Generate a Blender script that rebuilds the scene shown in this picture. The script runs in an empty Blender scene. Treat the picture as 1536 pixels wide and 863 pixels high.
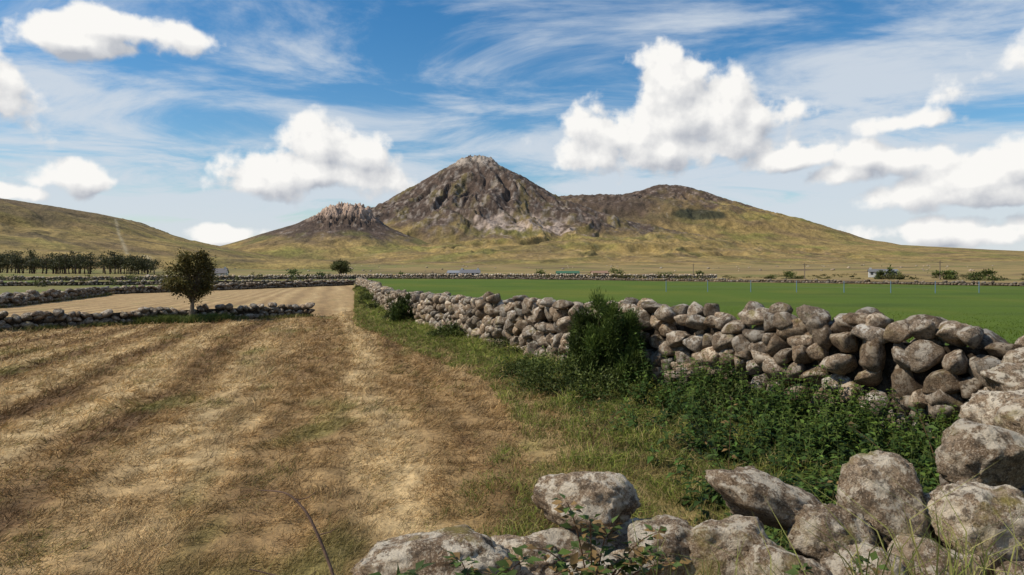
import bpy, bmesh, math, numpy as np
from mathutils import Vector, noise as mnoise, Quaternion
rng=np.random.default_rng(7)
S=bpy.context.scene
# ---------------------------------------------------------------- noise
def _h(ix,iy,seed):
    n=(ix*374761393+iy*668265263+seed*974634777)&0xffffffff
    n=((n^(n>>13))*1274126177)&0xffffffff
    return ((n^(n>>16))&0xffff)/65536.0*2*np.pi
def pn(x,y,seed=0):
    x=np.asarray(x,float);y=np.asarray(y,float)
    x0=np.floor(x).astype(np.int64);y0=np.floor(y).astype(np.int64)
    fx=x-x0;fy=y-y0
    u=fx**3*(fx*(fx*6-15)+10);v=fy**3*(fy*(fy*6-15)+10)
    def g(i,j):
        a=_h(x0+i,y0+j,seed);return np.cos(a)*(fx-i)+np.sin(a)*(fy-j)
    return ((g(0,0)*(1-u)+g(1,0)*u)*(1-v)+(g(0,1)*(1-u)+g(1,1)*u)*v)*1.5
def fbm(x,y,o=4,seed=0,gain=.5):
    s=0;a=1;t=0
    for i in range(o):
        s=s+a*pn(x*2**i+17.3*i,y*2**i-9.1*i,seed+i);t+=a;a*=gain
    return s/t
def sst(a,b,x):
    t=np.clip((x-a)/(b-a),0,1);return t*t*(3-2*t)
def mixc(a,b,t):
    return a*(1-t[...,None])+np.asarray(b)*t[...,None]
# ---------------------------------------------------------------- mesh helpers
COL=S.collection
def mk(name,V,F,mat,C=None,smooth=True,parent=None):
    V=np.asarray(V,np.float32).reshape(-1,3);F=np.asarray(F,np.int32)
    me=bpy.data.meshes.new(name);k=F.shape[1]
    me.vertices.add(len(V));me.vertices.foreach_set('co',V.ravel())
    me.loops.add(F.size);me.loops.foreach_set('vertex_index',F.ravel())
    me.polygons.add(len(F));me.polygons.foreach_set('loop_start',np.arange(0,F.size,k,dtype=np.int32))
    me.polygons.foreach_set('loop_total',np.full(len(F),k,np.int32))
    me.polygons.foreach_set('use_smooth',np.full(len(F),smooth))
    me.update(calc_edges=True)
    if C is not None:
        C=np.asarray(C,np.float32).reshape(-1,3)
        a=me.color_attributes.new('Col','FLOAT_COLOR','POINT')
        a.data.foreach_set('color',np.concatenate([C,np.ones((len(C),1),np.float32)],1).ravel())
    me.materials.append(mat)
    ob=bpy.data.objects.new(name,me);COL.objects.link(ob)
    if parent: ob.parent=parent
    return ob
class Acc:
    def __init__(s): s.V=[];s.F=[];s.C=[];s.n=0
    def add(s,V,F,C):
        V=np.asarray(V,float).reshape(-1,3);C=np.asarray(C,float)
        if C.ndim==1: C=np.tile(C,(len(V),1))
        s.V.append(V);s.F.append(np.asarray(F)+s.n);s.C.append(C);s.n+=len(V)
    def out(s,name,mat,**k):
        return mk(name,np.concatenate(s.V),np.concatenate(s.F),mat,np.concatenate(s.C),**k)
def blades(P,D,L,W,C,bend=.4):
    n=len(P);side=np.cross(D,rng.normal(size=(n,3)));side/=np.linalg.norm(side,axis=1,keepdims=True)+1e-9
    W=np.broadcast_to(W,(n,))[:,None];L=np.broadcast_to(L,(n,))[:,None]
    mid=P+D*L*.55
    dn=rng.normal(size=(n,3));dn[:,2]=-abs(dn[:,2])*.8
    tip=P+D*L+dn*L*bend*.4
    V=np.stack([P-side*W/2,P+side*W/2,mid-side*W*.4,mid+side*W*.4,tip],1)
    F=(np.array([[0,1,2],[1,3,2],[2,3,4]])[None]+(np.arange(n)*5)[:,None,None]).reshape(-1,3)
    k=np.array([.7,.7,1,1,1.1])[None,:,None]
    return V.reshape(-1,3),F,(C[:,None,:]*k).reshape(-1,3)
def leaves(P,D,N,L,W,C,fold=.15):
    n=len(P);D=D/(np.linalg.norm(D,axis=1,keepdims=True)+1e-9)
    sd=np.cross(D,N);sd/=np.linalg.norm(sd,axis=1,keepdims=True)+1e-9
    N=np.cross(sd,D)
    L=np.broadcast_to(L,(n,))[:,None];W=np.broadcast_to(W,(n,))[:,None]
    V=np.stack([P,P+D*L*.42-sd*W/2+N*L*fold*.6,P+D*L*.42+sd*W/2+N*L*fold*.6,P+D*L-N*L*fold,P+D*L*.45],1)
    F=(np.array([[0,1,4],[0,4,2],[1,3,4],[4,3,2]])[None]+(np.arange(n)*5)[:,None,None]).reshape(-1,3)
    return V.reshape(-1,3),F,np.repeat(C,5,0)
def tube(pts,rad,sides=7):
    pts=np.asarray(pts,float);n=len(pts);V=[]
    for i in range(n):
        t=pts[min(i+1,n-1)]-pts[max(i-1,0)];t/=np.linalg.norm(t)+1e-9
        a=np.cross(t,[.31,.9,.2]);a/=np.linalg.norm(a);b=np.cross(t,a)
        th=np.arange(sides)/sides*2*np.pi
        V.append(pts[i]+rad[i]*(np.cos(th)[:,None]*a+np.sin(th)[:,None]*b))
    F=[]
    for i in range(n-1):
        for j in range(sides):
            p=i*sides+j;q=i*sides+(j+1)%sides
            F+=[[p,q,q+sides],[p,q+sides,p+sides]]
    return np.concatenate(V),np.array(F)
# ---------------------------------------------------------------- materials
def newmat(name):
    m=bpy.data.materials.new(name);m.use_nodes=True
    nt=m.node_tree;b=nt.nodes['Principled BSDF'];b.inputs['Specular IOR Level'].default_value=.2
    b.inputs['Roughness'].default_value=.9
    return m,nt,b
def N(nt,t,**k):
    n=nt.nodes.new(t)
    for a,v in k.items(): setattr(n,a,v)
    return n
def noise(nt,vec,scale,detail=5,rough=.55):
    n=N(nt,'ShaderNodeTexNoise');n.inputs['Scale'].default_value=scale
    n.inputs['Detail'].default_value=detail;n.inputs['Roughness'].default_value=rough
    nt.links.new(vec,n.inputs['Vector']);return n.outputs['Fac']
def mrange(nt,v,a,b,c,d):
    n=N(nt,'ShaderNodeMapRange');nt.links.new(v,n.inputs[0])
    for i,x in enumerate((a,b,c,d)): n.inputs[1+i].default_value=x
    return n.outputs[0]
def mth(nt,op,a,b=None,c=None):
    n=N(nt,'ShaderNodeMath',operation=op)
    for i,x in enumerate((a,b,c)):
        if x is None: continue
        if isinstance(x,(int,float)): n.inputs[i].default_value=x
        else: nt.links.new(x,n.inputs[i])
    return n.outputs[0]
def cmix(nt,bt,f,a,b):
    n=N(nt,'ShaderNodeMix',data_type='RGBA',blend_type=bt)
    for s,x in ((0,f),(6,a),(7,b)):
        if isinstance(x,(int,float)): n.inputs[s].default_value=x
        elif isinstance(x,tuple): n.inputs[s].default_value=(*x,1)
        else: nt.links.new(x,n.inputs[s])
    return n.outputs[2]
def colmat(name,s1,s2,amp=.5,bump=.3,bdist=.05,rough=.95,transl=0):
    m,nt,b=newmat(name)
    att=N(nt,'ShaderNodeAttribute',attribute_name='Col')
    geo=N(nt,'ShaderNodeNewGeometry').outputs['Position']
    n1=noise(nt,geo,s1,8,.65);n2=noise(nt,geo,s2,4,.6)
    f=mth(nt,'MULTIPLY',mrange(nt,n1,.25,.75,1-amp,1+amp),mrange(nt,n2,.25,.75,1-amp*.7,1+amp*.7))
    comb=N(nt,'ShaderNodeCombineColor')
    for i in range(3): nt.links.new(f,comb.inputs[i])
    c=cmix(nt,'MULTIPLY',1.0,att.outputs['Color'],comb.outputs[0])
    nt.links.new(c,b.inputs['Base Color']);b.inputs['Roughness'].default_value=rough
    if bump:
        bp=N(nt,'ShaderNodeBump');bp.inputs['Strength'].default_value=bump;bp.inputs['Distance'].default_value=bdist
        nt.links.new(n1,bp.inputs['Height']);nt.links.new(bp.outputs[0],b.inputs['Normal'])
    if transl:
        tr=N(nt,'ShaderNodeBsdfTranslucent');nt.links.new(c,tr.inputs[0])
        mx=N(nt,'ShaderNodeMixShader');mx.inputs[0].default_value=transl
        nt.links.new(b.outputs[0],mx.inputs[1]);nt.links.new(tr.outputs[0],mx.inputs[2])
        nt.links.new(mx.outputs[0],nt.nodes['Material Output'].inputs[0])
    return m
M_ground=colmat('ground_mat',9,60,.4,.9,.05)
M_mount=colmat('mountain_mat',.03,.16,.55,1,10)
M_leaf=colmat('leaf_mat',4,30,.25,0,0,.6,.25)
M_grass=colmat('grass_mat',3,20,.2,0,0,.8,.2)
M_bark=colmat('bark_mat',12,60,.35,.5,.02)
M_paint=colmat('paint_mat',1,6,.08,0,0,.8)
def rockmat():
    m,nt,b=newmat('granite_mat')
    att=N(nt,'ShaderNodeAttribute',attribute_name='Col').outputs['Color']
    g=N(nt,'ShaderNodeNewGeometry');p=g.outputs['Position']
    big=noise(nt,p,5,6,.6);mid=noise(nt,p,24,7,.72);sp=noise(nt,p,100,4,.75);li=noise(nt,p,8,9,.72)
    base=cmix(nt,'MIX',mrange(nt,big,.38,.62,0,1),(.145,.10,.064),(.28,.215,.152))
    base=cmix(nt,'MIX',mrange(nt,mid,.50,.60,0,.7),base,(.065,.047,.033))
    base=cmix(nt,'MIX',mrange(nt,sp,.53,.60,0,.6),base,(.47,.41,.33))
    base=cmix(nt,'MIX',mrange(nt,sp,.45,.36,0,.65),base,(.04,.03,.025))
    sep=N(nt,'ShaderNodeSeparateXYZ');nt.links.new(g.outputs['Normal'],sep.inputs[0])
    up=mrange(nt,sep.outputs[2],-.4,.7,.1,1)
    lf=mth(nt,'MULTIPLY',mrange(nt,li,.49,.54,0,.85),up)
    base=cmix(nt,'MIX',lf,base,(.52,.475,.40))
    dk=mrange(nt,noise(nt,p,15,8,.75),.54,.60,0,.75)
    base=cmix(nt,'MIX',dk,base,(.07,.055,.042))
    moss=mth(nt,'MULTIPLY',mrange(nt,noise(nt,p,3.3,6,.65),.57,.66,0,.7),up)
    base=cmix(nt,'MIX',moss,base,(.17,.145,.035))
    base=cmix(nt,'MULTIPLY',1.0,base,att)
    nt.links.new(base,b.inputs['Base Color']);b.inputs['Roughness'].default_value=.92
    hsum=mth(nt,'ADD',mth(nt,'MULTIPLY',mid,1.0),mth(nt,'MULTIPLY',sp,.4))
    bp=N(nt,'ShaderNodeBump');bp.inputs['Strength'].default_value=1;bp.inputs['Distance'].default_value=.045
    nt.links.new(hsum,bp.inputs['Height']);nt.links.new(bp.outputs[0],b.inputs['Normal'])
    return m
M_rock=rockmat()
# ---------------------------------------------------------------- layout
WY=np.array([4.0,5.2,6.6,8.2,12,25.6,29,39,58,90,150,400]);WX=np.array([8.2,7.2,5.9,4.6,2.14,-3.7,-4.8,-7.6,-11.8,-20.3,-36,-100])
def xwall(y): return np.interp(y,WY,WX)
def xverge(y): return np.interp(y,[3,5.8,8.4,12,16,25,60,90],[-.6,-.1,.55,.1,-1.6,-5.3,-13.3,-21])
def farline(x): return np.interp(x,[-40,0,63,140],[156,147,82,40])
def gz(x,y):
    d=np.hypot(x,y)
    z=-1.3*np.sin(np.pi*np.clip((d-165)/190,0,1))+.013*np.clip(d-340,0,None)
    z=z+.05*fbm(x/3.,y/3.,3,5)*sst(2,6,d)+1.2*fbm(x/60,y/60,2,8)*sst(160,400,d)
    return z-(sst(2500,5000,d)*20)
def fcol(x,y):
    d=np.hypot(x,y)
    u0=x+.262*y;fan=sst(-17,-3,u0);u=u0-(1-fan)*.36*y
    warp=fbm(x/5,y/9,3,31)*.6
    row=np.sin((u+warp)*2*np.pi/2.1)*(.9+.6*fbm(x/7,y/7,2,35))
    st=fbm((u+warp)/1.0,y/26,3,11);st2=fbm((u+warp*.6)/.28,y/4,3,12)
    n=fbm(x/1.6,y/1.6,4,14);nf=fbm(x/.35,y/.35,3,15)
    straw=np.ones(x.shape+(3,))*np.array([.285,.182,.079])
    straw=mixc(straw,[.46,.33,.165],sst(-.05,.6,st*.6+.4*n+.34*row))
    straw=mixc(straw,[.115,.064,.028],.88*sst(.10,.55,-st*.7-n*.45+.3*nf+.55*np.maximum(-row,-.3)-.08))
    straw=mixc(straw,[.15,.145,.038],.6*sst(.2,.5,fbm(x/1.6,y/3.0,4,16)))
    straw=straw*(1+.4*st2+.4*nf)[...,None]
    straw=mixc(straw,[.38,.265,.13],sst(22,50,d)*.5)
    c=straw
    xw=xwall(y);xv=xverge(y)+.5*n+.6*fbm(x/.8,y/.8,2,44)
    vg=sst(-.35,.9,(x-xv)/np.maximum(.3,(xw-xv))*1.6-.1)
    c=mixc(c,[.105,.12,.026],vg*.85)
    green=np.ones(x.shape+(3,))*np.array([.068,.108,.006])
    green=mixc(green,[.10,.122,.010],sst(-.1,.6,fbm(x/9,y/25,3,20)))
    green=mixc(green,[.046,.078,.006],sst(0,.6,fbm(x/20,y/6,3,21)))
    right=x>xw
    c[right]=green[right]
    past=np.ones(x.shape+(3,))*np.array([.17,.15,.048])
    past=mixc(past,[.09,.13,.022],sst(-.2,.3,fbm(x/30,y/22,3,22)))
    past=mixc(past,[.26,.19,.08],sst(.1,.5,fbm(x/50,y/16,3,23)))
    past=mixc(past,[.045,.055,.018],sst(.25,.45,fbm(x/14,y/9,4,24))*.8)
    xA=np.interp(y,[10,25,34,36,54,56,89],[-70,-45,-30,-27,-32,-33,-21])
    pl=((x<xA)&(y<=56))|((~right)&(y>56)&(x<np.interp(y,[56,89],[-33,-21])))|((~right)&(y>89))
    c[pl]=past[pl]
    moor=np.ones(x.shape+(3,))*np.array([.25,.18,.07])
    moor=mixc(moor,[.14,.13,.036],sst(-.1,.4,fbm(x/90,y/40,4,25)))
    moor=mixc(moor,[.09,.058,.034],sst(.05,.4,fbm(x/120,y/25,4,26))*.85)
    fr=(right&(y>farline(x)))|(y>330)
    fr2=(y>190)&(~right)
    c[fr]=moor[fr]
    c[fr2]=(past*.5+moor*.5)[fr2]
    return np.clip(c,.005,.8)
# ---------------------------------------------------------------- ground sheet
th=np.concatenate([np.radians(np.linspace(-180,-52,40,endpoint=False)),np.radians(np.linspace(-52,52,860)),np.radians(np.linspace(52,180,41)[1:])])
rr=np.concatenate([[.02],np.geomspace(.6,170,430),np.geomspace(175,9000,130)])
R,T=np.meshgrid(rr,th,indexing='ij');gx=R*np.sin(T);gy=R*np.cos(T)
gzv=gz(gx,gy)+.02*fbm(gx/.25,gy/.25,3,6)*sst(40,15,R)*(gx<xwall(gy))
gc=fcol(gx,gy)
i,j=np.meshgrid(np.arange(len(rr)-1),np.arange(len(th)-1),indexing='ij');nc=len(th)
F=np.stack([i*nc+j,(i)*nc+j+1,(i+1)*nc+j+1,(i+1)*nc+j],-1).reshape(-1,4)[:,::-1]
mk('ground',np.stack([gx,gy,gzv],-1),F,M_ground,gc)
# ---------------------------------------------------------------- mountains
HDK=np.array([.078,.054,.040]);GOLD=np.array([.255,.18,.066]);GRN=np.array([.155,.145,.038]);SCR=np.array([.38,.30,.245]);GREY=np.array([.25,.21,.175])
def layer(name,Yr,pk,left,right,k,amp,cfun,r0,r1,a0,a1,ncol,nrow,cap=None,sd=1,gg=1.0,hn=(0,60)):
    x0=(pk[0]-768)/1024*Yr
    def prof(pts):
        pts=[pk]+pts
        r=np.array([abs(p[0]-pk[0])/1024*Yr for p in pts]);z=np.array([2+(405-p[1])/1024*Yr for p in pts]);return r,z
    rl,zl=prof(left);r_,z_=prof(right)
    T,R=np.meshgrid(np.radians(np.linspace(a0,a1,ncol)),np.geomspace(r0,r1,nrow));x=R*np.sin(T);y=R*np.cos(T)
    dx=x-x0;dy=(y-Yr)*k
    off=sst(40,260,np.abs(dy))
    rt=np.hypot(dx,dy)+1e-6
    r=np.abs(rt+fbm(x/350,y/350,3,71)*70*sst(60,350,rt)*off)
    s=.5+.5*dx/rt
    h=np.interp(r,rl,zl)*(1-s)+np.interp(r,r_,z_)*s
    an=np.arctan2(dy,dx)+.35*fbm(x/260,y/260,3,sd+30)
    gul=1-2*np.abs(fbm(an*4+r/900,r/420,5,sd))
    gul2=1-2*np.abs(fbm(an*9+r/400,r/200,4,sd+7))
    det=fbm(x/120,y/120,6,61,.52)
    rid=1-2*np.abs(fbm(x/55,y/55,5,62,.6))
    w=sst(10,220,rt)*sst(hn[0],hn[1],h)*(.25+.75*off)
    up=.35+.65*sst(50,170,h)
    h=h+gg*amp*w*((gul-.75)*1.3+(gul2-.7)*.35*up)+amp*.75*det*up*sst(hn[0],hn[1],h)*(.2+.8*w)+amp*.42*(rid-.7)*sst(hn[0]+60,hn[1]+120,h)
    if cap is not None: h=h+cap(x,y,dx,dy,rt)
    edge=np.maximum(sst(r0*1.75,r0,R),np.maximum(sst(math.radians(a0+5),math.radians(a0),T),sst(math.radians(a1-5),math.radians(a1),T))*(0 if abs(a0)>60 or a1>50 else 1))
    col=cfun(x,y,dx,dy,r,h,gul,det,rid)
    h=h-(np.maximum(h,0)+45)*edge
    g=gz(x,y)
    i,j=np.meshgrid(np.arange(nrow-1),np.arange(ncol-1),indexing='ij')
    F=np.stack([i*ncol+j,i*ncol+j+1,(i+1)*ncol+j+1,(i+1)*ncol+j],-1).reshape(-1,4)
    keep=((h-g).ravel()[F].max(1)>-3)
    mk(name,np.stack([x,y,h],-1),F[keep],M_mount,np.clip(col,.01,.8))
def base(h,lo,hi,x,y,det,gul):
    n=fbm(x/90,y/90,5,81);n2=fbm(x/22,y/22,4,82)
    t=sst(-.45,.4,(h-(lo+hi)/2)/(hi-lo)*1.2+n*.8+n2*.3-.3*(gul-.7))
    c=mixc(np.ones(x.shape+(3,))*GOLD,GRN,sst(-.1,.4,fbm(x/170,y/120,4,83)+.12*n2)*.8)
    c=mixc(c,np.array([.14,.095,.05]),sst(-.05,.45,fbm(x/180,y/80,4,84)+.12*n2)*.7)
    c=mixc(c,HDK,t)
    c=c*(1+(.25+.3*t)*n2)[...,None]
    return c,n,n2
def c_main(x,y,dx,dy,r,h,gul,det,rid):
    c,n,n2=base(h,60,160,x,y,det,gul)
    c=mixc(c,np.array([.15,.12,.04]),.55*sst(.05,.35,fbm(x/60,y/140,4,90)+.2*(gul-.7)))
    scr=np.exp(-((dx-140)/260)**2)*np.exp(-((h-125)/52)**2)*(dy<0)
    c=mixc(c,SCR,.78*sst(.44,.72,scr*.68+.55*n2+.3*n))
    hi=.15+.85*sst(80,170,h)
    c=mixc(c,GREY,.75*hi*sst(.12,.38,fbm(x/14,y/30,4,91)+.25*(rid-.5)))
    c=mixc(c,np.array([.036,.03,.025]),.65*sst(.12,.4,fbm(x/20,y/26,4,93)-.2*(rid-.5))*sst(120,210,h))
    c=mixc(c,np.array([.38,.32,.26]),sst(325,365,h+22*n2)*.85*sst(-.2,.2,n2+.1))
    return c
def cap_main(x,y,dx,dy,r):
    st=np.floor((fbm(x/26,y/26,3,98)+.5)*5)/5-.5
    return np.exp(-((r)/85)**2)*(12*(1-2*np.abs(fbm(x/20,y/20,5,95,.6)))+16*st)-4+11*np.exp(-((dx-55)**2+dy**2)/16**2)
layer('mountain',2300,(712,236),[(690,240),(680,246),(650,264),(600,293),(555,321),(500,346),(430,373),(360,392),(280,402),(150,412)],
      [(735,240),(755,251),(790,268),(820,287),(850,303),(900,321),(950,338),(1000,351),(1100,370),(1250,388),(1450,401),(1650,410)],1.05,21,c_main,420,3200,-38,42,1000,480,cap_main,3)
def c_tor(x,y,dx,dy,r,h,gul,det,rid):
    c,n,n2=base(h,45,105,x,y,det,gul)
    c=mixc(c,np.array([.36,.26,.195]),sst(120,148,h+26*n2+8*n)*sst(-.3,.4,rid+n2*.5))
    c=mixc(c,np.array([.05,.04,.034]),.85*sst(.45,.0,rid)*sst(105,135,h))
    c=mixc(c,GREY,.6*sst(.15,.4,fbm(x/16,y/24,4,91))*sst(50,100,h))
    c=mixc(c,GRN,.6*sst(.05,.4,n)*sst(120,80,h));return c
def cap_tor(x,y,dx,dy,r):
    rg=1-2.6*np.abs(fbm(x/26,y/26,5,97,.62))
    m=np.exp(-(np.hypot(dx-8,dy*.6)/85)**4)
    st=np.floor((fbm(x/34,y/34,3,98)+.5)*5)/5-.5
    return m*(16*rg+26*st+1)+12*np.exp(-(np.hypot(dx-52,dy*.7)/26)**2)
layer('rocky_tor',1750,(515,315),[(497,317),(478,325),(450,337),(400,353),(345,372),(300,386),(230,402),(150,410)],
      [(535,319),(556,326),(575,338),(610,352),(680,375),(760,393),(900,408)],1.0,8,c_tor,500,2300,-34,10,900,400,cap_tor,5,.45)
def c_right(x,y,dx,dy,r,h,gul,det,rid):
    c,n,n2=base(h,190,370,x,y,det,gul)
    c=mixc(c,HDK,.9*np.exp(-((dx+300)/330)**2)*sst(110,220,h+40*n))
    c=mixc(c,np.array([.035,.038,.022]),.9*sst(.35,.6,np.exp(-((dx-40)/130)**2-((h-215)/28)**2)+.15*n))  # dark vegetation tone painted on the slope to stand for a cloud shadow
    c=mixc(c,SCR*.9,.6*sst(.25,.5,n2+.15*rid)*sst(230,340,h))
    c=mixc(c,GREY,.4*sst(.25,.5,fbm(x/18,y/34,4,91))*sst(120,240,h));return c
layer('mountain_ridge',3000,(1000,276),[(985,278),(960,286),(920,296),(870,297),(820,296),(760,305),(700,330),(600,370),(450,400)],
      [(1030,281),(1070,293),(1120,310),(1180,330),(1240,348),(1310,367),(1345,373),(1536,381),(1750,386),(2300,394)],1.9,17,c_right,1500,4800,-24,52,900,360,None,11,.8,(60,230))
def c_hill(x,y,dx,dy,r,h,gul,det,rid):
    c,n,n2=base(h,50,120,x,y,det,gul)
    c=mixc(c,np.array([.23,.165,.055]),.45*sst(-.3,.3,n))
    c=mixc(c,np.array([.10,.075,.04]),.7*sst(.05,.35,fbm(x/60,y/40,5,94)))
    xl=np.interp(y,[400,1050],[-205,-610]);ln=np.exp(-((x-xl)/2.4)**2)
    return mixc(c,np.array([.34,.28,.17]),.7*ln)
layer('hill',1050,(-60,291),[(-200,280),(-500,290),(-1200,380)],[(0,298),(60,307),(120,317),(170,328),(210,343),(260,360),(340,376),(400,388),(470,402)],.9,8,c_hill,340,1700,-70,-14,800,280,None,17)
# ---------------------------------------------------------------- rocks
def ico(sub):
    bm=bmesh.new();bmesh.ops.create_icosphere(bm,subdivisions=sub,radius=1)
    V=np.array([v.co[:] for v in bm.verts]);F=np.array([[v.index for v in f.verts] for f in bm.faces]);bm.free();return V,F
def rockvar(sub,seed,detail=.06,npl=12,soft=.92):
    r=np.random.default_rng(seed);V,F=ico(sub)
    V=np.sign(V)*np.abs(V)**.82
    for _ in range(npl):
        n=r.normal(size=3);n/=np.linalg.norm(n);d=r.uniform(.55,.92)
        e=np.clip(V@n-d,0,None);V=V-n*(e*soft)[:,None]
    off=Vector(r.uniform(-50,50,3))
    f=np.array([mnoise.fractal(Vector(v)*1.6+off,1.0,2.1,5) for v in V])
    V=V*(1+detail*2.0*f)[:,None]
    if sub>=4:
        g=np.array([mnoise.fractal(Vector(v)*6+off,.7,2.1,5) for v in V]);V=V*(1+.045*g)[:,None]
    mn=V.min(0);mx=V.max(0);V=(V-(mn+mx)/2)/((mx-mn)/2)
    return V,F
VAR={s:[rockvar(s,100*s+i,.075,12,.9) for i in range(k)] for s,k in ((1,6),(2,14),(3,26))}
def rotm(ax,ay,az):
    cx,sx,cy,sy,cz,sz=math.cos(ax),math.sin(ax),math.cos(ay),math.sin(ay),math.cos(az),math.sin(az)
    return np.array([[cz,-sz,0],[sz,cz,0],[0,0,1]])@np.array([[cy,0,sy],[0,1,0],[-sy,0,cy]])@np.array([[1,0,0],[0,cx,-sx],[0,sx,cx]])
def tint():
    b=rng.uniform(.58,1.3);w=rng.uniform(-.03,.11);return np.array([b*(1+w),b,b*(1-w*1.2)])
def stone(acc,c,half,rot,sub=3,var=None,tn=None):
    V,F=VAR[sub][rng.integers(len(VAR[sub]))] if var is None else var
    fl=rng.choice([-1,1],3)
    Vv=V*fl
    Ff=F if fl.prod()>0 else F[:,::-1]
    acc.add((Vv*half)@rot.T+c,Ff,tint() if tn is None else tn)
def wall(name,pts,hf,size,thick,sub_near=3,acc=None,single=25,light=1.0):
    pts=np.array(pts,float);seg=np.linalg.norm(np.diff(pts,axis=0),axis=1);S_=np.concatenate([[0],np.cumsum(seg)]);L=S_[-1]
    A=acc or Acc()
    at=lambda s:np.array([np.interp(s,S_,pts[:,0]),np.interp(s,S_,pts[:,1])])
    for side in (-1,1):
        z=0;row=0
        while row<14:
            s=rng.uniform(-.3,0);rh=size*rng.uniform(.6,.82)
            anyp=False
            while s<L:
                p=at(min(max(s,0),L));d=np.hypot(*p)
                far=d>single
                sz=size*(1 if not far else 1.15)
                w=sz*rng.uniform(.55,1.35);c=at(s+w/2);
                q=at(min(s+w/2+.2,L));q0=at(max(s+w/2-.2,0));t=q-q0;t/=np.linalg.norm(t)+1e-9;nrm=np.array([-t[1],t[0]])
                H=hf(s/L)
                wob=.10*math.sin(s*1.7+row)+.06*math.sin(s*4.1+side)
                zc=z+rh/2+wob*(row>0)
                s+=w*.97
                if far and side==1: continue
                if zc>H-rh*.25+rng.uniform(-.07,.07): continue
                anyp=True
                off=0 if far else side*thick*.27*(1-.3*zc/H)
                cc=c+nrm*(off+rng.normal()*.045)
                az=math.atan2(t[1],t[0])
                hh=rh*rng.uniform(.85,1.3)
                top=zc>H-rh*1.1
                rot=rotm(rng.normal()*.2,0,az+rng.normal()*.25)@rotm(0,rng.normal()*(.2 if top else .5),0)
                dep=(thick*.5 if far else thick*.30)*rng.uniform(.9,1.15)
                sub=sub_near if d<17 else (2 if d<60 else 1)
                stone(A,np.array([cc[0],cc[1],zc+float(gz(cc[0],cc[1]))]),np.array([w*.56,dep,hh*.55]),rot,min(sub,sub_near),tn=tint()*light)
            z+=rh*.93;row+=1
            if not anyp and row>1: break
    n=max(2,int(L/.4));V=[];
    for k in range(n+1):
        s=L*k/n;c=at(s);q=at(min(s+.3,L))-at(max(s-.3,0));q/=np.linalg.norm(q)+1e-9;nr=np.array([-q[1],q[0]]);H=hf(s/L)*.78;w=thick*.12
        g=float(gz(c[0],c[1]))
        for a,zz in ((-1,-.05),(-1,H),(1,H),(1,-.05)): V.append([*(c+nr*a*w),zz+g])
    Fc=[]
    for k in range(n):
        for a in range(3):
            p=k*4+a;Fc+=[[p,p+1,p+5],[p,p+5,p+4]]
    A.add(V,Fc,np.array([.15,.13,.11]))
    if acc is None: A.out(name,M_rock)
wall('stone_wall',[(8.2,4.0),(7.2,5.2),(5.9,6.6),(4.6,8.2),(2.14,12),(-.8,18.7),(-3.7,25.6),(-4.8,29),(-7.6,39),(-11.8,58),(-20.3,90)],
     lambda t:np.interp(t,[0,.07,.12,.27,1],[1.47,1.46,1.38,1.08,.9]),.335,.64)
wall('stone_wall',[(-19,20),(-16.7,22),(-12.9,26.8),(-8.7,29.3)],lambda t:.56,.27,.5,light=.8)
wall('stone_wall',[(-40,28),(-27,36),(-32,54)],lambda t:.72,.34,.5,2,light=.8)
wall('stone_wall',[(-33,56),(-27,71),(-20.9,89)],lambda t:.66,.36,.5,2,light=.8)
wall('stone_wall',[(-34,155),(0,148),(30,120),(63,83),(90,66)],lambda t:.5,.42,.6,1,light=.6)
wall('stone_wall',[(-110,205),(-40,192),(40,196),(60,200)],lambda t:1.45,.7,.6,1,light=1.5)
wall('stone_wall',[(-70,80),(-40,95),(-22,100)],lambda t:.6,.45,.5,1,light=.9)
wall('stone_wall',[(-130,120),(-60,135),(-34,150)],lambda t:.8,.5,.5,1)
A=Acc()
heroes=[(.367,3.3,.88,.50,.34,.27,.05,.1),(-.32,2.85,.77,.68,.42,.27,-.06,0),(.65,3.0,.77,.37,.32,.27,.15,.4),(1.19,3.2,.91,.60,.34,.25,.38,.1),
 (.92,2.98,.76,.42,.34,.31,-.1,.2),(1.69,3.12,.93,.38,.34,.43,.1,-.2),(1.42,3.05,.79,.36,.30,.33,-.3,.2),(2.08,3.0,.87,.50,.36,.38,.1,.1),
 (2.52,3.6,1.02,.60,.42,.40,-.15,.3),(3.3,4.5,1.04,.56,.45,.34,.1,.2),(1.72,2.8,.74,.34,.3,.28,.2,0),(1.14,2.78,.74,.36,.3,.26,.1,0),
 (1.42,2.72,.74,.3,.3,.26,-.2,0),(2.15,2.7,.70,.45,.3,.3,0,0),(.38,2.9,.66,.46,.34,.26,0,0),(.02,3.1,.64,.42,.3,.28,0,0),(4.05,5.4,1.08,.52,.42,.36,0,.3),(4.75,6.2,1.12,.5,.4,.36,.1,.1),
 (2.9,4.1,.8,.5,.4,.36,0,0),(3.0,3.9,1.12,.4,.36,.3,.2,0),(.30,3.25,.64,.5,.36,.28,.1,.2),(.62,3.3,.62,.46,.36,.28,-.1,.1),(.5,3.2,.5,.5,.4,.3,0,.5),(.15,2.95,.52,.4,.3,.26,.1,0)]
for k,(x,y,z,w,d,h,ry,rz) in enumerate(heroes):
    stone(A,np.array([x,y,z]),np.array([w/2,d/2,h/2])*1.05,rotm(0,ry,rz),var=rockvar(5,960+k,.08,8,.82),tn=np.array([1.36,1.30,1.20])*rng.uniform(.88,1.15))
fp=np.array([(-1.6,2.5),(-.5,2.85),(.5,3.1),(1.5,3.05),(2.2,3.2),(2.9,4.0),(3.8,5.1),(4.7,6.2),(5.3,7.2)])
fh=[.3,.58,.66,.68,.72,.85,.92,1.0,1.1]
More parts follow.
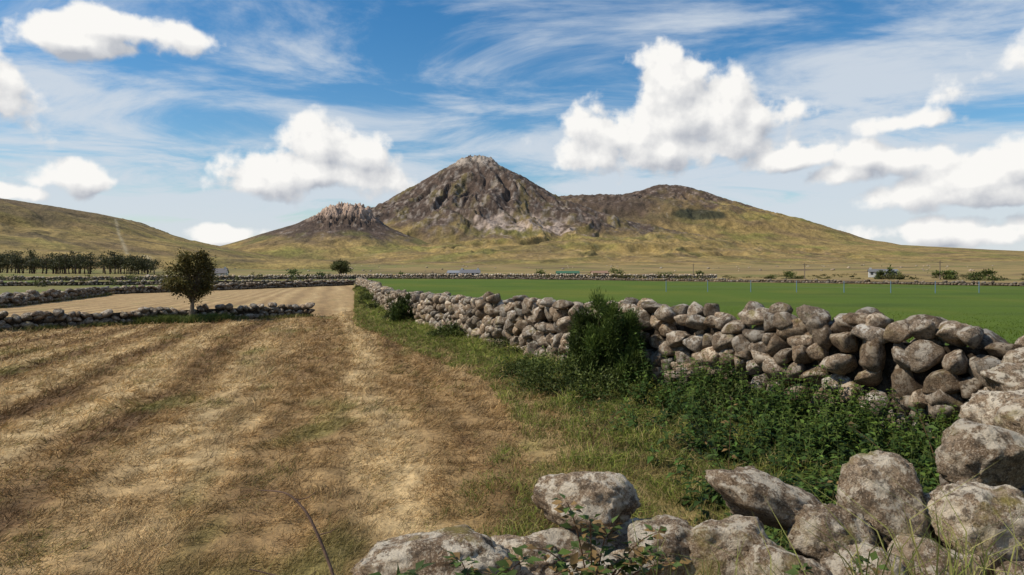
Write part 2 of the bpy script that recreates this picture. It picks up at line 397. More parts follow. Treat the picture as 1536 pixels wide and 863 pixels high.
sg=np.concatenate([[0],np.cumsum(np.linalg.norm(np.diff(fp,axis=0),axis=1))])
for row in range(4):
    for sd in (-.2,.16):
        s=rng.uniform(0,.2)
        while s<sg[-1]:
            w=rng.uniform(.3,.5);x=np.interp(s,sg,fp[:,0]);y=np.interp(s,sg,fp[:,1]);H=np.interp(s,sg,fh);z=.15+row*.25
            if z+.13<H: stone(A,np.array([x+rng.normal()*.03,y+sd+rng.normal()*.03,z]),np.array([w*.56,.2,.16]),rotm(rng.normal()*.2,rng.normal()*.25,rng.normal()*.5),3)
            s+=w*.9
A.out('tumbled_stone_wall',M_rock)
A=Acc()
for k in range(120):
    a=rng.uniform(-.45,.62);d=rng.uniform(380,900);x=d*math.sin(a);y=d*math.cos(a);r=rng.uniform(.4,1.2)
    stone(A,np.array([x,y,float(gz(x,y))+r*.2]),np.array([r*1.2,r,r*.8]),rotm(0,0,rng.uniform(0,3)),1,tn=tint()*1.1)
A.out('moor_boulders',M_rock)
# ---------------------------------------------------------------- grass: mown straw
n=430000
a=rng.uniform(-.80,.62,n);r=np.exp(rng.uniform(np.log(3.6),np.log(34),n));x=r*np.sin(a);y=r*np.cos(a)
ok=(x<xwall(y)-.35)&(x>np.interp(y,[20,22,29,60],[-99,-17,-8,-8])-99*(y<20)-0)
ok&=~((y>22)&(x<-17))
clump=fbm(x/.4,y/.4,3,51)
ok&=(clump*1.3+rng.uniform(-.4,.5,n)>-.08)
x,y,r,clump=x[ok],y[ok],r[ok],clump[ok];n=len(x)
C=fcol(x,y)*(rng.uniform(.6,1.55,n)*(1+.4*clump))[:,None]
dry=rng.uniform(size=n)<.10;C[dry]=C[dry]*.6+np.array([.48,.36,.19])*.4
ga=fbm(x/1.0,y/1.8,3,52);g=(rng.uniform(size=n)<.05+.5*sst(.2,.5,ga));C[g]=C[g]*.35+np.array([.12,.13,.028])*.65*rng.uniform(.7,1.5,g.sum())[:,None]
lay=fbm(x/.9,y/1.4,2,53)*4
D=np.stack([np.cos(lay)+rng.normal(size=n)*.8,np.sin(lay)+rng.normal(size=n)*.8,rng.uniform(.1,1.3,n)],1);D/=np.linalg.norm(D,axis=1,keepdims=True)
P=np.stack([x,y,gz(x,y)-.005],1)
L=rng.uniform(.05,.15,n)*(1+.9*clump)*np.clip(r/9,.8,1.4)
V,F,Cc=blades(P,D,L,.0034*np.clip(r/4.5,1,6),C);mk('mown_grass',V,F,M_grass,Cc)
# verge
n=280000
y=np.exp(rng.uniform(np.log(3.4),np.log(70),n));xw=xwall(y)-.3;xv=xverge(y)-.5
t=rng.uniform(size=n)**.8;x=xw+(xv-xw)*t
nn=fbm(x/.6,y/.6,3,54)
ok=(nn*1.4+rng.uniform(-.5,.6,n)>t*.75-.5)&(np.abs(x/y)<.95);x,y,t,nn=x[ok],y[ok],t[ok],nn[ok];n=len(x)
q=rng.uniform(size=(n,1));C=np.array([.075,.115,.018])*(1-q)+np.array([.22,.225,.045])*q
C*=(1+1.2*nn)[:,None]
dr=rng.uniform(size=n)<.10+.25*t;C[dr]=np.array([.36,.27,.12])*rng.uniform(.5,1.2,(dr.sum(),1))
D=np.stack([rng.normal(size=n)*.55,rng.normal(size=n)*.55,np.ones(n)],1);D/=np.linalg.norm(D,axis=1,keepdims=True)
L=rng.uniform(.07,.32,n)*(1.15-.75*t)*(1+1.5*nn)
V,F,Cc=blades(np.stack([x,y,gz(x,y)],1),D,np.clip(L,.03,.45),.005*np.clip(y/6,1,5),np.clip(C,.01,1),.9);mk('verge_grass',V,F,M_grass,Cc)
AG=Acc()
def tufts(n,xf,yf,h,c0,c1,w):
    s=rng.uniform(size=n);x=xf(s)+rng.normal(size=n)*.25;y=yf(s)+rng.normal(size=n)*.3-.25
    keep=fbm(x/1.1,y/1.1,2,57)+rng.uniform(-.3,.3,n)>-.05;x=x[keep];y=y[keep];n=len(x)
    t=rng.uniform(size=(n,1));C=np.array(c0)*(1-t)+np.array(c1)*t
    D=np.stack([rng.normal(size=n)*.4,rng.normal(size=n)*.4,np.ones(n)],1);D/=np.linalg.norm(D,axis=1,keepdims=True)
    AG.add(*blades(np.stack([x,y,gz(x,y)],1),D,rng.uniform(.4,1,n)*h,w,C,.8))
tufts(16000,lambda s:np.interp(s,[0,.3,.7,1],[-19,-16.7,-12.9,-8.7]),lambda s:np.interp(s,[0,.3,.7,1],[20,22,26.8,29.3]),.26,(.08,.10,.022),(.22,.19,.06),.018)
tufts(9000,lambda s:-12.5+(s-.5)*2.4,lambda s:26.3+(s-.5)*1.2,.42,(.05,.08,.02),(.14,.15,.03),.02)
tufts(12000,lambda s:np.interp(s,[0,.5,1],[-38,-27,-32]),lambda s:np.interp(s,[0,.5,1],[28,35,54]),.4,(.08,.10,.022),(.22,.19,.06),.03)
AG.out('rough_grass',M_grass)
n=60000;a=rng.uniform(-.35,.70,n);r=np.exp(rng.uniform(np.log(8),np.log(45),n));x=r*np.sin(a);y=r*np.cos(a)
ok=(x>xwall(y)+.5)&(y<farline(x)-1);x,y,r=x[ok],y[ok],r[ok];n=len(x)
C=fcol(x,y)*rng.uniform(.9,1.25,n)[:,None]
D=np.stack([rng.normal(size=n)*.4,rng.normal(size=n)*.4,np.ones(n)],1);D/=np.linalg.norm(D,axis=1,keepdims=True)
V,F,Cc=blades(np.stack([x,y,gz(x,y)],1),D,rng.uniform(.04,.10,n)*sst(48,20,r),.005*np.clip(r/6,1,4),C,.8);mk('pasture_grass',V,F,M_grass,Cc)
# ---------------------------------------------------------------- nettles
A=Acc()
def nettle(A,x,y,h,lt=1.0):
    z0=float(gz(x,y));lean=rng.normal(size=2)*.16
    k=max(6,int(h/.055));t=np.linspace(.12,1,k)
    st=np.stack([x+lean[0]*t**2*h,y+lean[1]*t**2*h,z0+t*h],1)
    V,F=tube(np.vstack([[x,y,z0],st[::3],st[-1]]),np.linspace(.006,.002,len(st[::3])+2),4);A.add(V,F,np.array([.09,.12,.03]))
    ang=rng.uniform(0,6.28)+np.arange(k)*1.57
    P=np.repeat(st,2,0);an=np.repeat(ang,2);an[1::2]+=np.pi;an+=rng.normal(size=2*k)*.25
    tt=np.repeat(t,2);dz=.35-.9*(1-tt)+rng.normal(size=2*k)*.2
    D=np.stack([np.cos(an),np.sin(an),dz],1)
    Nn=np.tile([0,0,1.],(2*k,1))+rng.normal(size=(2*k,3))*.2
    L=rng.uniform(.07,.14,2*k)*np.clip(1.35-tt,.45,1)*1.2
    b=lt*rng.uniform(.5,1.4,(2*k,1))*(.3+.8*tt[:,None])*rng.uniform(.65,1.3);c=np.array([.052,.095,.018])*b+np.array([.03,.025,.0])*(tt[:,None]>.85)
    A.add(*leaves(P,D,Nn,L,L*.55,c,.2))
cnt=0
while cnt<1150:
    y=rng.uniform(3.9,10.4);x0=float(xwall(y));
    off=rng.uniform(.3,4.6)
    x=x0-off
    if y<6 : x=rng.uniform(1.0,4.3)
    lim=np.interp(y,[4.2,5.5,7,9,10.6],[3.0,3.3,3.0,1.7,.8])
    f1=float(fbm(np.array(x*.9),np.array(y*.9),3,66))
    e=(x0-x)-lim-1.6*f1
    if y>=6 and e>rng.uniform(-.6,.5): continue
    if y<6 and (x-1.9-1.5*f1)<rng.uniform(-.6,.5): continue
    if y<5.2 and x>y*.66: continue
    if abs(x/y)>.78: continue
    hh=np.interp(x0-x,[0,1.5,3.5],[.90,.85,.5])*np.interp(y,[5,7,9],[.75,.74,.9])
    h=rng.uniform(.4,.95)*hh*(1+.6*float(fbm(np.array(x*1.5),np.array(y*1.5),2,67)))
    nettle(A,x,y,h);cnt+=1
for k in range(150):
    y=rng.uniform(4.5,14);x=float(xverge(y))+rng.uniform(.2,.9)*(float(xwall(y))-.5-float(xverge(y)))
    nettle(A,x,y,rng.uniform(.12,.34),1.2)
A.out('nettle_patch',M_leaf)
# ---------------------------------------------------------------- bushes
def leafbush(A,cx,cy,rx,ry,h,n,ls,c0,c1,z0=0):
    k=max(5,int(n/130));cen=rng.normal(size=(k,3));cen/=np.linalg.norm(cen,axis=1,keepdims=True);cen*=rng.uniform(.3,.95,(k,1))**.5
    cen[:,2]=np.abs(cen[:,2])
    idx=rng.integers(k,size=n);P=cen[idx]+rng.normal(size=(n,3))*.16
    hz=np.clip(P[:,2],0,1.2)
    Pn=P.copy();P=P*np.array([rx,ry,h])+np.array([cx,cy,z0]);P[:,2]=np.maximum(P[:,2],z0+.02)
    D=Pn+rng.normal(size=(n,3))*.8;Nn=np.tile([0,0,1.],(n,1))+rng.normal(size=(n,3))*.6
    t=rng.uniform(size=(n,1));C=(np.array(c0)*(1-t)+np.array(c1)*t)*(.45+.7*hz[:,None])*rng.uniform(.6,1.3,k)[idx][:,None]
    A.add(*leaves(P,D,Nn,rng.uniform(.7,1.3,n)*ls,rng.uniform(.4,.6,n)*ls,C))
def gorse(name,cx,cy,rx,h,n,z0=0,w=.006,k=60):
    A=Acc()
    an=rng.uniform(0,6.28,k);rr_=rng.uniform(0,1,k)**.5*rx*.85
    zz=rng.uniform(.06,1.0,k)
    top=h*(1-.45*(rr_/rx)**2)*rng.uniform(.7,1.1,k)
    cen=np.stack([np.cos(an)*rr_,np.sin(an)*rr_,zz**.8*top],1)
    for c in cen:
        pts=[[cx,cy,z0],[cx+c[0]*.5,cy+c[1]*.5,z0+c[2]*.55],[cx+c[0],cy+c[1],z0+c[2]]]
        V,F=tube(pts,[.02,.012,.005],5);A.add(V,F,np.array([.07,.05,.03]))
    idx=rng.integers(k,size=n);o=rng.normal(size=(n,3))*np.array([.042,.042,.07])*(rx/.5)
    P=cen[idx]+o+np.array([cx,cy,z0]);P[:,2]=np.maximum(P[:,2],z0+.02)
    D=o*6+np.array([0,0,.6])+rng.normal(size=(n,3))*.5+cen[idx]*.4;D/=np.linalg.norm(D,axis=1,keepdims=True)
    t=rng.uniform(size=(n,1));C=(np.array([.028,.05,.010])*(1-t)+np.array([.095,.13,.024])*t)*rng.uniform(.35,1.7,k)[idx][:,None]
    A.add(*blades(P,D,rng.uniform(.04,.11,n),w*1.9,C,.3));A.out(name,M_leaf)
gorse('gorse_bush',1.54,11.45,.64,1.55,60000,k=105)
gorse('gorse_bush',1.85,11.0,.42,.6,14000)
gorse('gorse_bush',-3.9,24.6,.5,1.1,6000,w=.014)
A=Acc()
for cx,cy,rx,h,n in ((.75,11.2,.7,.55,3200),(1.3,10.5,.8,.42,2600),(.2,12.6,.5,.3,1500),(-1.7,19.0,.45,.45,1600),(-2.0,19.8,.5,.3,1300),(-4.3,26.4,.6,.4,900),(-5.2,29,.5,.9,900),(2.9,9.0,.5,.5,1500),(-7.9,38.5,.5,.7,700)):
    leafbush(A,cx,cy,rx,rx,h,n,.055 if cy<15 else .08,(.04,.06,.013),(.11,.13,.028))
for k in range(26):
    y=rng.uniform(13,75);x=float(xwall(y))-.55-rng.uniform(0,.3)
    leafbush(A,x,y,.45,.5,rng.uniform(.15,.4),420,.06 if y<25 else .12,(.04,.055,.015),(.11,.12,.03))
A.out('bramble_bushes',M_leaf)
# ---------------------------------------------------------------- trees
def tree(name,x,y,z0,H,cw,ch,nl,ls,c0,c1,tr=.06,k=42,lean=.1,sp=.066):
    E=bpy.data.objects.new(name,None);COL.objects.link(E)
    A=Acc();B=Acc()
    base=H-ch;tp=[np.array([x,y,z0-.05])]
    for q in (.3,.6,1,1.5):
        tp.append(np.array([x+lean*q*math.sin(q*2)*.5,y+.03*q,z0+base*q]))
    V,F=tube(tp,[tr*1.25,tr,tr*.9,tr*.7,tr*.4],9);A.add(V,F,np.array([.17,.13,.09]))
    cen=[]
    while len(cen)<k:
        v=rng.uniform(-1,1,3)
        r=np.linalg.norm(v)
        if r>1 or r<.3: continue
        v[:2]*=np.interp(v[2],[-1,-.45,0,.5,1],[.55,1.05,1.0,.8,.55]);v*=rng.uniform(.85,1.15);cen.append(v)
    cen=np.array(cen);W=cen*np.array([cw/2*.9,cw/2*.9,ch/2*.88])+np.array([x+lean*.5,y,z0+base+ch/2])
    for c in W:
        st=tp[2]+(tp[4]-tp[2])*rng.uniform(.3,1);m=(st+c)/2+np.array([0,0,.05*H*.3])+rng.normal(size=3)*.06*cw/2
        V,F=tube([st,m,c],[tr*.36,tr*.2,tr*.06],5);A.add(V,F,np.array([.12,.09,.06]))
    idx=rng.integers(k,size=nl);o=rng.normal(size=(nl,3))*np.array([1,1,.75])*cw*sp*rng.uniform(.7,1.3,k)[idx][:,None]
    P=W[idx]+o;D=o+rng.normal(size=(nl,3))*cw*.06;Nn=np.tile([0,0,1.],(nl,1))+rng.normal(size=(nl,3))*.6
    t=rng.uniform(size=(nl,1));C=(np.array(c0)*(1-t)+np.array(c1)*t)*rng.uniform(.5,1.5,k)[idx][:,None]
    B.add(*leaves(P,D,Nn,rng.uniform(.7,1.3,nl)*ls,rng.uniform(.5,.75,nl)*ls,C))
    A.out('trunk_and_limbs',M_bark,parent=E);B.out('foliage',M_leaf,parent=E)
tree('hawthorn_tree',-12.55,26.7,0,2.95,2.15,2.2,10500,.085,(.06,.062,.018),(.17,.135,.04),.095,42,.1,.06)
tree('oak_tree',-51.5,205,-1.0,6.2,6.0,4.8,3500,.4,(.06,.07,.025),(.13,.13,.04),.2,26)
A=Acc()
for px,d,w,h in ((812,235,6,2.2),(925,230,8,2.6),(1050,210,3,1.5),(1325,150,3.4,2.1),(1345,152,2.4,1.4),(1180,190,8,1.4),(600,225,5,1.8),(1480,130,8,.9),(1420,140,6,.9),(480,160,6,1.2),(430,150,7,1.2),(1000,240,12,1.6),(760,240,8,1.6)):
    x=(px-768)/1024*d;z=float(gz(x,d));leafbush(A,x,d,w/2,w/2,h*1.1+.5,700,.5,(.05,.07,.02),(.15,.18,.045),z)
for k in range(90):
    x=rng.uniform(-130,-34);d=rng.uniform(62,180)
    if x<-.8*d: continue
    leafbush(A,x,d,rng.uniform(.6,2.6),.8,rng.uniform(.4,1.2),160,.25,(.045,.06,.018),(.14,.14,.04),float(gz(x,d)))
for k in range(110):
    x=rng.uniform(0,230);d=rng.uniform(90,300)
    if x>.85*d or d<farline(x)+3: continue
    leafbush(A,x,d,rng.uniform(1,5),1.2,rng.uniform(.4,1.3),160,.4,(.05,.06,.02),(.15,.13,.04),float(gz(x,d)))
A.out('hedgerow_shrubs',M_leaf)
A=Acc()
for k in range(115):
    d=rng.uniform(300,350);px=rng.uniform(-60,235)
    x=(px-768)/1024*d;z=float(gz(x,d));H=rng.uniform(5.5,10.5)*(1 if px<200 else .85)
    V,F=tube([[x,d,z],[x+rng.normal()*.3,d,z+H*.5],[x+rng.normal()*.5,d,z+H*.92]],[.28,.2,.07],5);A.add(V,F,np.array([.10,.07,.05]))
    kk=9;cen=np.stack([rng.normal(size=kk)*1.5,rng.normal(size=kk)*1.2,rng.uniform(.38,.97,kk)*H],1)
    idx=rng.integers(kk,size=300);P=cen[idx]+rng.normal(size=(300,3))*np.array([.85,.8,.5])+np.array([x,d,z])
    D=rng.normal(size=(300,3));t=rng.uniform(size=(300,1))
    C=(np.array([.026,.034,.016])*(1-t)+np.array([.08,.075,.03])*t)*rng.uniform(.6,1.6,kk)[idx][:,None]
    A.add(*leaves(P,D,rng.normal(size=(300,3)),rng.uniform(.5,1.0,300),.4,C))
A.out('pine_trees',M_leaf)
# ---------------------------------------------------------------- buildings
def boxv(x0,x1,y0,y1,z0,z1):
    V=[[x,y,z] for z in (z0,z1) for x,y in ((x0,y0),(x1,y0),(x1,y1),(x0,y1))]
    F=[[0,3,2],[0,2,1],[4,5,6],[4,6,7],[0,1,5],[0,5,4],[1,2,6],[1,6,5],[2,3,7],[2,7,6],[3,0,4],[3,4,7]];return V,F
def house(name,x,y,L,Wd,eh,rh,wc,rc,rot=0,wins=4,chim=2):
    E=bpy.data.objects.new(name,None);COL.objects.link(E);E.location=(x,y,float(gz(x,y)));E.rotation_euler[2]=rot
    a=L/2;b=Wd/2
    V=[[-a,-b,0],[a,-b,0],[a,b,0],[-a,b,0],[-a,-b,eh],[a,-b,eh],[a,b,eh],[-a,b,eh],[-a,0,eh+rh],[a,0,eh+rh]]
    F=[[0,1,5],[0,5,4],[2,3,7],[2,7,6],[1,2,6],[1,6,5],[5,6,9],[3,0,4],[3,4,7],[7,4,8]]
    mk('walls',V,F,M_paint,np.tile(wc,(10,1)),False,E)
    o=.3;R=[[-a-o,-b-o,eh-o*rh/b+.06],[a+o,-b-o,eh-o*rh/b+.06],[a+o,0,eh+rh+.06],[-a-o,0,eh+rh+.06],[a+o,b+o,eh-o*rh/b+.06],[-a-o,b+o,eh-o*rh/b+.06]]
    R+= [[p[0],p[1],p[2]+.12] for p in R]
    F=[[0,1,2],[0,2,3],[3,2,4],[3,4,5],[6,7,8],[6,8,9],[9,8,10],[9,10,11],[0,1,7],[0,7,6],[4,5,11],[4,11,10],[1,2,8],[1,8,7],[2,4,10],[2,10,8],[0,3,9],[0,9,6],[3,5,11],[3,11,9]]
    mk('roof',R,F,M_paint,np.tile(rc,(12,1)),False,E)
    A=Acc()
    for k in range(wins):
        wx=-a+L*(k+.5)/wins
        if k==wins//2: V,F=boxv(wx-.45,wx+.45,-b-.03,-b+.02,0,2.0)
        else: V,F=boxv(wx-.45,wx+.45,-b-.03,-b+.02,.95,1.95)
        A.add(V,F,np.array([.05,.055,.06]))
    A.out('windows_and_door',M_paint,smooth=False,parent=E)
    if chim:
        A=Acc()
        for s in (-1,1)[:chim]:
            V,F=boxv(s*(a-.6)-.35,s*(a-.6)+.35,-.3,.3,eh+rh-.4,eh+rh+.7);A.add(V,F,np.array(wc)*.8)
        A.out('chimneys',M_paint,smooth=False,parent=E)
house('farmhouse',-15.5,252,7,5,2.1,1.1,(.66,.66,.64),(.14,.14,.15),.1,4,2)
house('barn',-21,258,6,5,2.1,.8,(.35,.35,.36),(.20,.21,.23),-.1,3,0)
house('barn',20.5,252,8,5,2.1,.7,(.25,.3,.25),(.05,.12,.07),0,3,0)
house('barn',33,257,6,5,2.1,.7,(.4,.3,.22),(.25,.15,.1),.1,3,0)
house('farmhouse',140,262,5.5,4.5,2.1,.9,(.45,.45,.43),(.13,.13,.13),-.4,3,1)
house('barn',147,266,5,4,2.1,.7,(.30,.30,.30),(.16,.17,.18),-.3,3,0)
house('farmhouse',-105,240,9,5,2.2,1.5,(.6,.6,.57),(.14,.13,.13),.2,4,2)
for px,d,H in ((1040,235,5.5),(1207,200,5),(1410,170,5)):
    x=(px-768)/1024*d;z=float(gz(x,d));A=Acc()
    V,F=tube([[x,d,z-.2],[x,d,z+H]],[.13,.09],7);A.add(V,F,np.array([.14,.11,.09]))
    V,F=boxv(x-.7,x+.7,d-.17,d-.1,z+H-.45,z+H-.33);A.add(V,F,np.array([.14,.11,.09]));A.out('utility_pole',M_bark,smooth=False)
A=Acc();pp=[]
for k in range(9):
    t=k/8;x=14+t*30;y=62-t*4+math.sin(k)*.5;pp.append([x,y,.95])
    V,F=tube([[x,y,-.1],[x,y,1.05]],[.035,.03],5);A.add(V,F,np.array([.12,.2,.28]))
for zz in (.45,.9):
    V,F=tube([[p[0],p[1],zz] for p in pp],[.006]*9,3);A.add(V,F,np.array([.2,.2,.2]))
A.out('wire_fence',M_paint)
# ---------------------------------------------------------------- foreground brambles, stalks, dead twig
def bramble(name,root,arcs,ls,red=.3,tw=.004):
    A=Acc()
    for e in arcs:
        root=np.array(root,float);e=np.array(e,float);m=(root+e)/2+np.array([0,0,.14])
        t=np.linspace(0,1,9)[:,None];pts=(1-t)**2*root+2*t*(1-t)*m+t*t*e
        V,F=tube(pts,np.linspace(tw,.0018,9),5);A.add(V,F,np.array([.16,.09,.05]))
        n=12;q=np.linspace(.3,1,n)[:,None];P=(1-q)**2*root+2*q*(1-q)*m+q*q*e
        P=np.repeat(P,3,0);an=rng.uniform(0,6.28,n).repeat(3)+np.tile([-.8,0,.8],n)
        D=np.stack([np.cos(an),np.sin(an),rng.normal(size=3*n)*.3+.1],1);P=P+D*.015
        Nn=np.tile([0,0,1.],(3*n,1))+rng.normal(size=(3*n,3))*.3
        C=np.array([.065,.10,.022])*rng.uniform(.5,1.5,(3*n,1));rd=rng.uniform(size=3*n)<red;C[rd]=np.array([.19,.12,.045])*rng.uniform(.7,1.3,(rd.sum(),1))
        L=rng.uniform(.5,1.2,3*n)*ls;A.add(*leaves(P,D,Nn,L,L*.62,C,.12))
    A.out(name,M_leaf)
bramble('bramble_plant',(.3,2.55,.70),[(.20,2.5,1.15),(.36,2.5,1.06),(.55,2.55,1.02),(.08,2.45,1.0),(.45,2.45,.95),(.62,2.5,.92),(.16,2.4,.93),(.3,2.35,.94),(.5,2.4,1.0),(.28,2.45,1.1)],.05,.4)
bramble('bramble_plant',(-.12,2.35,.70),[(-.35,2.3,.97),(-.18,2.35,1.0),(.05,2.35,1.0),(-.42,2.35,.93),(-.05,2.3,.97)],.06,.1)
bramble('bramble_plant',(1.15,2.5,.6),[(1.05,2.5,.90),(1.35,2.55,.90)],.045,.1)
bramble('bramble_plant',(3.0,4.6,.2),[(2.3,4.3,.8),(2.9,4.9,1.0),(2.4,4.9,.9),(2.0,4.5,.6)],.07,.05)
bramble('bramble_plant',(1.9,6.0,.1),[(1.5,5.8,.75),(1.9,5.9,.85),(1.3,6.2,.6)],.06,.15)
bramble('bramble_plant',(.9,7.6,.05),[(.7,7.4,.55),(1.0,7.5,.62),(1.3,7.6,.5)],.05,.3)
def stalks(name,cx,cy,z0,n,h,sx,c0,c1,w=.004,lean=.35):
    x=cx+rng.normal(size=n)*sx;y=cy+rng.normal(size=n)*.08
    D=np.stack([rng.normal(size=n)*lean,rng.normal(size=n)*.25,np.ones(n)],1);D/=np.linalg.norm(D,axis=1,keepdims=True)
    t=rng.uniform(size=(n,1));C=np.array(c0)*(1-t)+np.array(c1)*t
    V,F,Cc=blades(np.stack([x,y,np.full(n,z0)],1),D,rng.uniform(.5,1,n)*h,w,C,.8);mk(name,V,F,M_grass,Cc)
stalks('grass_tuft',1.45,2.4,.78,60,.62,.14,(.14,.17,.035),(.36,.32,.12),.0055,.4)
stalks('grass_tuft',1.70,2.4,.78,40,.52,.10,(.14,.17,.035),(.36,.32,.12),.0055,.5)
stalks('grass_tuft',.75,2.4,.78,40,.42,.18,(.12,.15,.03),(.28,.28,.09),.005)
stalks('grass_tuft',-.75,2.8,.5,60,.45,.3,(.2,.17,.06),(.4,.31,.15),.0035)
stalks('grass_tuft',.3,3.75,.0,700,.55,.6,(.12,.15,.03),(.32,.28,.1))
stalks('grass_tuft',1.6,3.9,.0,600,.7,.6,(.10,.14,.028),(.28,.26,.08))
def twig(name,pts,r0):
    pts=np.array(pts,float);t=np.linspace(0,len(pts)-1,24);P=np.stack([np.interp(t,range(len(pts)),pts[:,k]) for k in range(3)],1)
    for _ in range(4): P[1:-1]=(P[:-2]+2*P[1:-1]+P[2:])/4
    V,F=tube(P,np.linspace(r0,.0025,24),6);A=Acc();A.add(V,F,np.array([.11,.07,.05]))
    for q in (9,15):
        V,F=tube([P[q],P[q]+np.array([.05,0,.01]),P[q]+np.array([.08,.02,.03])],[.003,.002,.001],4);A.add(V,F,np.array([.13,.08,.055]))
    A.out(name,M_bark)
twig('dead_twig',[(-.62,2.6,.62),(-.72,2.7,.84),(-.82,2.75,1.02),(-.92,2.8,1.09),(-1.06,2.85,1.08)],.008)
twig('dead_twig',[(-.5,2.5,.6),(-.75,2.6,.80),(-1.0,2.6,.86)],.005)
# ---------------------------------------------------------------- light and sky
sv=Vector((-.66,-.12,.66)).normalized()
ld=bpy.data.lights.new('sun','SUN');ld.energy=5.0;ld.angle=math.radians(.6);ld.color=(1,.92,.79)
lo=bpy.data.objects.new('sun',ld);COL.objects.link(lo);lo.rotation_euler=sv.to_track_quat('Z','Y').to_euler();lo.location=(0,0,50)
w=bpy.data.worlds.new('World');S.world=w;w.use_nodes=True;nt=w.node_tree;nt.nodes.clear()
sky=N(nt,'ShaderNodeTexSky',sky_type='NISHITA');sky.sun_disc=False;sky.sun_elevation=math.asin(sv.z);sky.sun_rotation=math.atan2(sv.x,sv.y)
sky.air_density=1.1;sky.dust_density=.3;sky.ozone_density=2.0
hs=N(nt,'ShaderNodeHueSaturation');hs.inputs['Saturation'].default_value=1.42;nt.links.new(sky.outputs[0],hs.inputs['Color'])
b1=N(nt,'ShaderNodeBackground');b1.inputs[1].default_value=.115;nt.links.new(hs.outputs[0],b1.inputs[0])
def ae(px,py):
    az=math.atan((px-768)/1024);return az,math.atan((405-py)/1024*math.cos(az))
blobs=[(1010,140,66,46),(1070,170,105,50),(950,200,85,46),(1130,175,60,38),(1000,225,150,26),(905,235,45,20),(1180,240,60,14),
 (485,218,62,30),(420,258,78,32),(540,232,45,28),(470,262,110,22),
 (95,268,50,18),(20,288,45,10),
 (1320,240,66,20),(1270,262,50,14),(1345,295,50,20),(1460,262,56,28),(1525,240,50,26),(1480,290,50,14),(1400,345,70,14),(1480,352,70,14),(1360,185,46,12),(1560,340,50,14),
 (80,50,62,22),(200,45,70,20),(130,66,70,14),(330,352,50,12),
 (1640,200,90,40),(-120,120,100,50),(1800,120,140,80)]
g=bpy.data.node_groups.new('cumulus','ShaderNodeTree')
g.interface.new_socket('P',in_out='INPUT',socket_type='NodeSocketVector');g.interface.new_socket('D',in_out='OUTPUT',socket_type='NodeSocketFloat')
gi=g.nodes.new('NodeGroupInput');go=g.nodes.new('NodeGroupOutput')
cur=None
for px,py,rx,ry in blobs:
    az,el=ae(px,py)
    a=N(g,'ShaderNodeVectorMath',operation='SUBTRACT');g.links.new(gi.outputs[0],a.inputs[0]);a.inputs[1].default_value=(az,el,0)
    m=N(g,'ShaderNodeVectorMath',operation='MULTIPLY');g.links.new(a.outputs[0],m.inputs[0]);m.inputs[1].default_value=(1024/rx/1.3*1.05,1024/ry/1.3,0)
    l=N(g,'ShaderNodeVectorMath',operation='LENGTH');g.links.new(m.outputs[0],l.inputs[0])
    v=mth(g,'SUBTRACT',1.0,l.outputs['Value'])
    cur=v if cur is None else mth(g,'SMOOTH_MAX',cur,v,.2)
n1=noise(g,gi.outputs[0],15,6,.48);n2=noise(g,gi.outputs[0],42,5,.5)
nz=mth(g,'ADD',mth(g,'MULTIPLY',mth(g,'SUBTRACT',n1,.5),2.5),mth(g,'MULTIPLY',mth(g,'SUBTRACT',n2,.5),.6))
g.links.new(mth(g,'ADD',mth(g,'MAXIMUM',cur,-1.2),nz),go.inputs[0])
tc=N(nt,'ShaderNodeTexCoord');sp=N(nt,'ShaderNodeSeparateXYZ');nt.links.new(tc.outputs['Generated'],sp.inputs[0])
az=mth(nt,'ARCTAN2',sp.outputs[0],sp.outputs[1]);el=mth(nt,'ARCSINE',sp.outputs[2])
P=N(nt,'ShaderNodeCombineXYZ');nt.links.new(az,P.inputs[0]);nt.links.new(el,P.inputs[1])
def grp(vec):
    n=N(nt,'ShaderNodeGroup');n.node_tree=g;nt.links.new(vec,n.inputs[0]);return n.outputs[0]
P2=N(nt,'ShaderNodeVectorMath',operation='ADD');nt.links.new(P.outputs[0],P2.inputs[0]);P2.inputs[1].default_value=(-.012,.022,0)
D1=grp(P.outputs[0]);D2=grp(P2.outputs[0])
alpha=N(nt,'ShaderNodeMapRange',interpolation_type='SMOOTHSTEP');nt.links.new(D1,alpha.inputs[0]);alpha.inputs[1].default_value=-.06;alpha.inputs[2].default_value=.36
lit=mrange(nt,mth(nt,'SUBTRACT',D1,D2),-.72,.34,0,1)
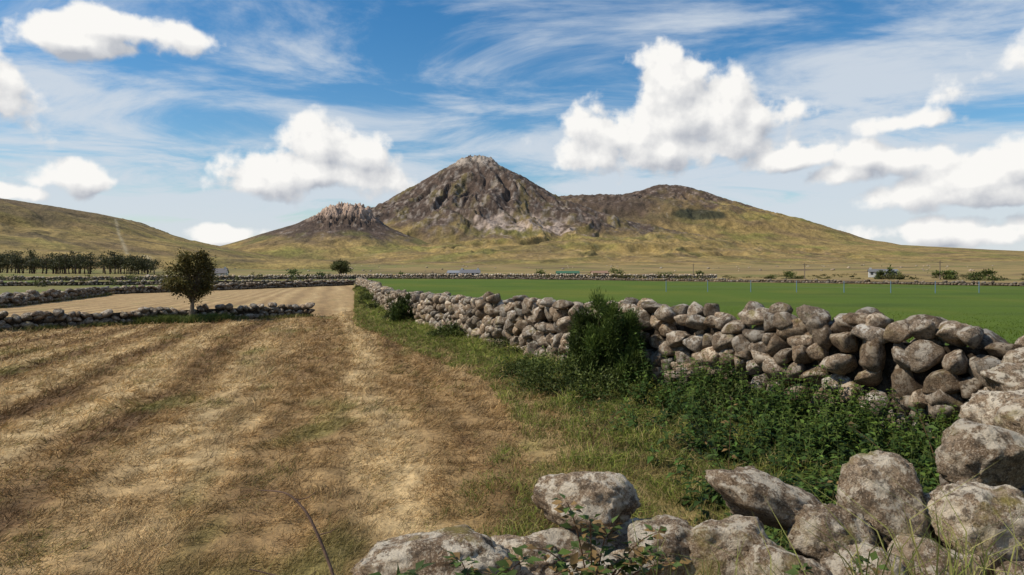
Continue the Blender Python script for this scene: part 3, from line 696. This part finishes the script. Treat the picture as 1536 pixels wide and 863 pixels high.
ccol=cmix(nt,'MIX',lit,(.46,.49,.55),(1.0,.985,.955))
b2=N(nt,'ShaderNodeBackground');nt.links.new(ccol,b2.inputs[0]);b2.inputs[1].default_value=.96
zz=mth(nt,'ADD',mth(nt,'MAXIMUM',sp.outputs[2],0.0),.10)
Q=N(nt,'ShaderNodeCombineXYZ');nt.links.new(mth(nt,'DIVIDE',sp.outputs[0],zz),Q.inputs[0]);nt.links.new(mth(nt,'MULTIPLY',mth(nt,'DIVIDE',sp.outputs[1],zz),1.3),Q.inputs[1])
nh=noise(nt,Q.outputs[0],1.0,10,.62);nh.node.inputs['Distortion'].default_value=.6
bias=mth(nt,'ADD',mrange(nt,az,-.05,.35,0,.07),mrange(nt,el,.26,.04,0,.24))
hi=N(nt,'ShaderNodeMapRange',interpolation_type='SMOOTHSTEP');nt.links.new(mth(nt,'ADD',nh,bias),hi.inputs[0]);hi.inputs[1].default_value=.46;hi.inputs[2].default_value=.72;hi.inputs[4].default_value=.88
b3=N(nt,'ShaderNodeBackground');b3.inputs[0].default_value=(.72,.785,.86,1);b3.inputs[1].default_value=.9
m1=N(nt,'ShaderNodeMixShader');nt.links.new(hi.outputs[0],m1.inputs[0]);nt.links.new(b1.outputs[0],m1.inputs[1]);nt.links.new(b3.outputs[0],m1.inputs[2])
m2=N(nt,'ShaderNodeMixShader');nt.links.new(alpha.outputs[0],m2.inputs[0]);nt.links.new(m1.outputs[0],m2.inputs[1]);nt.links.new(b2.outputs[0],m2.inputs[2])
wo=N(nt,'ShaderNodeOutputWorld');nt.links.new(m2.outputs[0],wo.inputs[0])
# ---------------------------------------------------------------- camera
cd=bpy.data.cameras.new('camera');cd.lens=24;cd.sensor_width=36;cd.shift_y=-26.5/1536;cd.clip_start=.05;cd.clip_end=20000
co=bpy.data.objects.new('camera',cd);COL.objects.link(co);co.location=(0,0,2);co.rotation_euler=(math.radians(90),0,0);S.camera=co
S.view_settings.view_transform='Standard';S.view_settings.look='None';S.view_settings.exposure=0
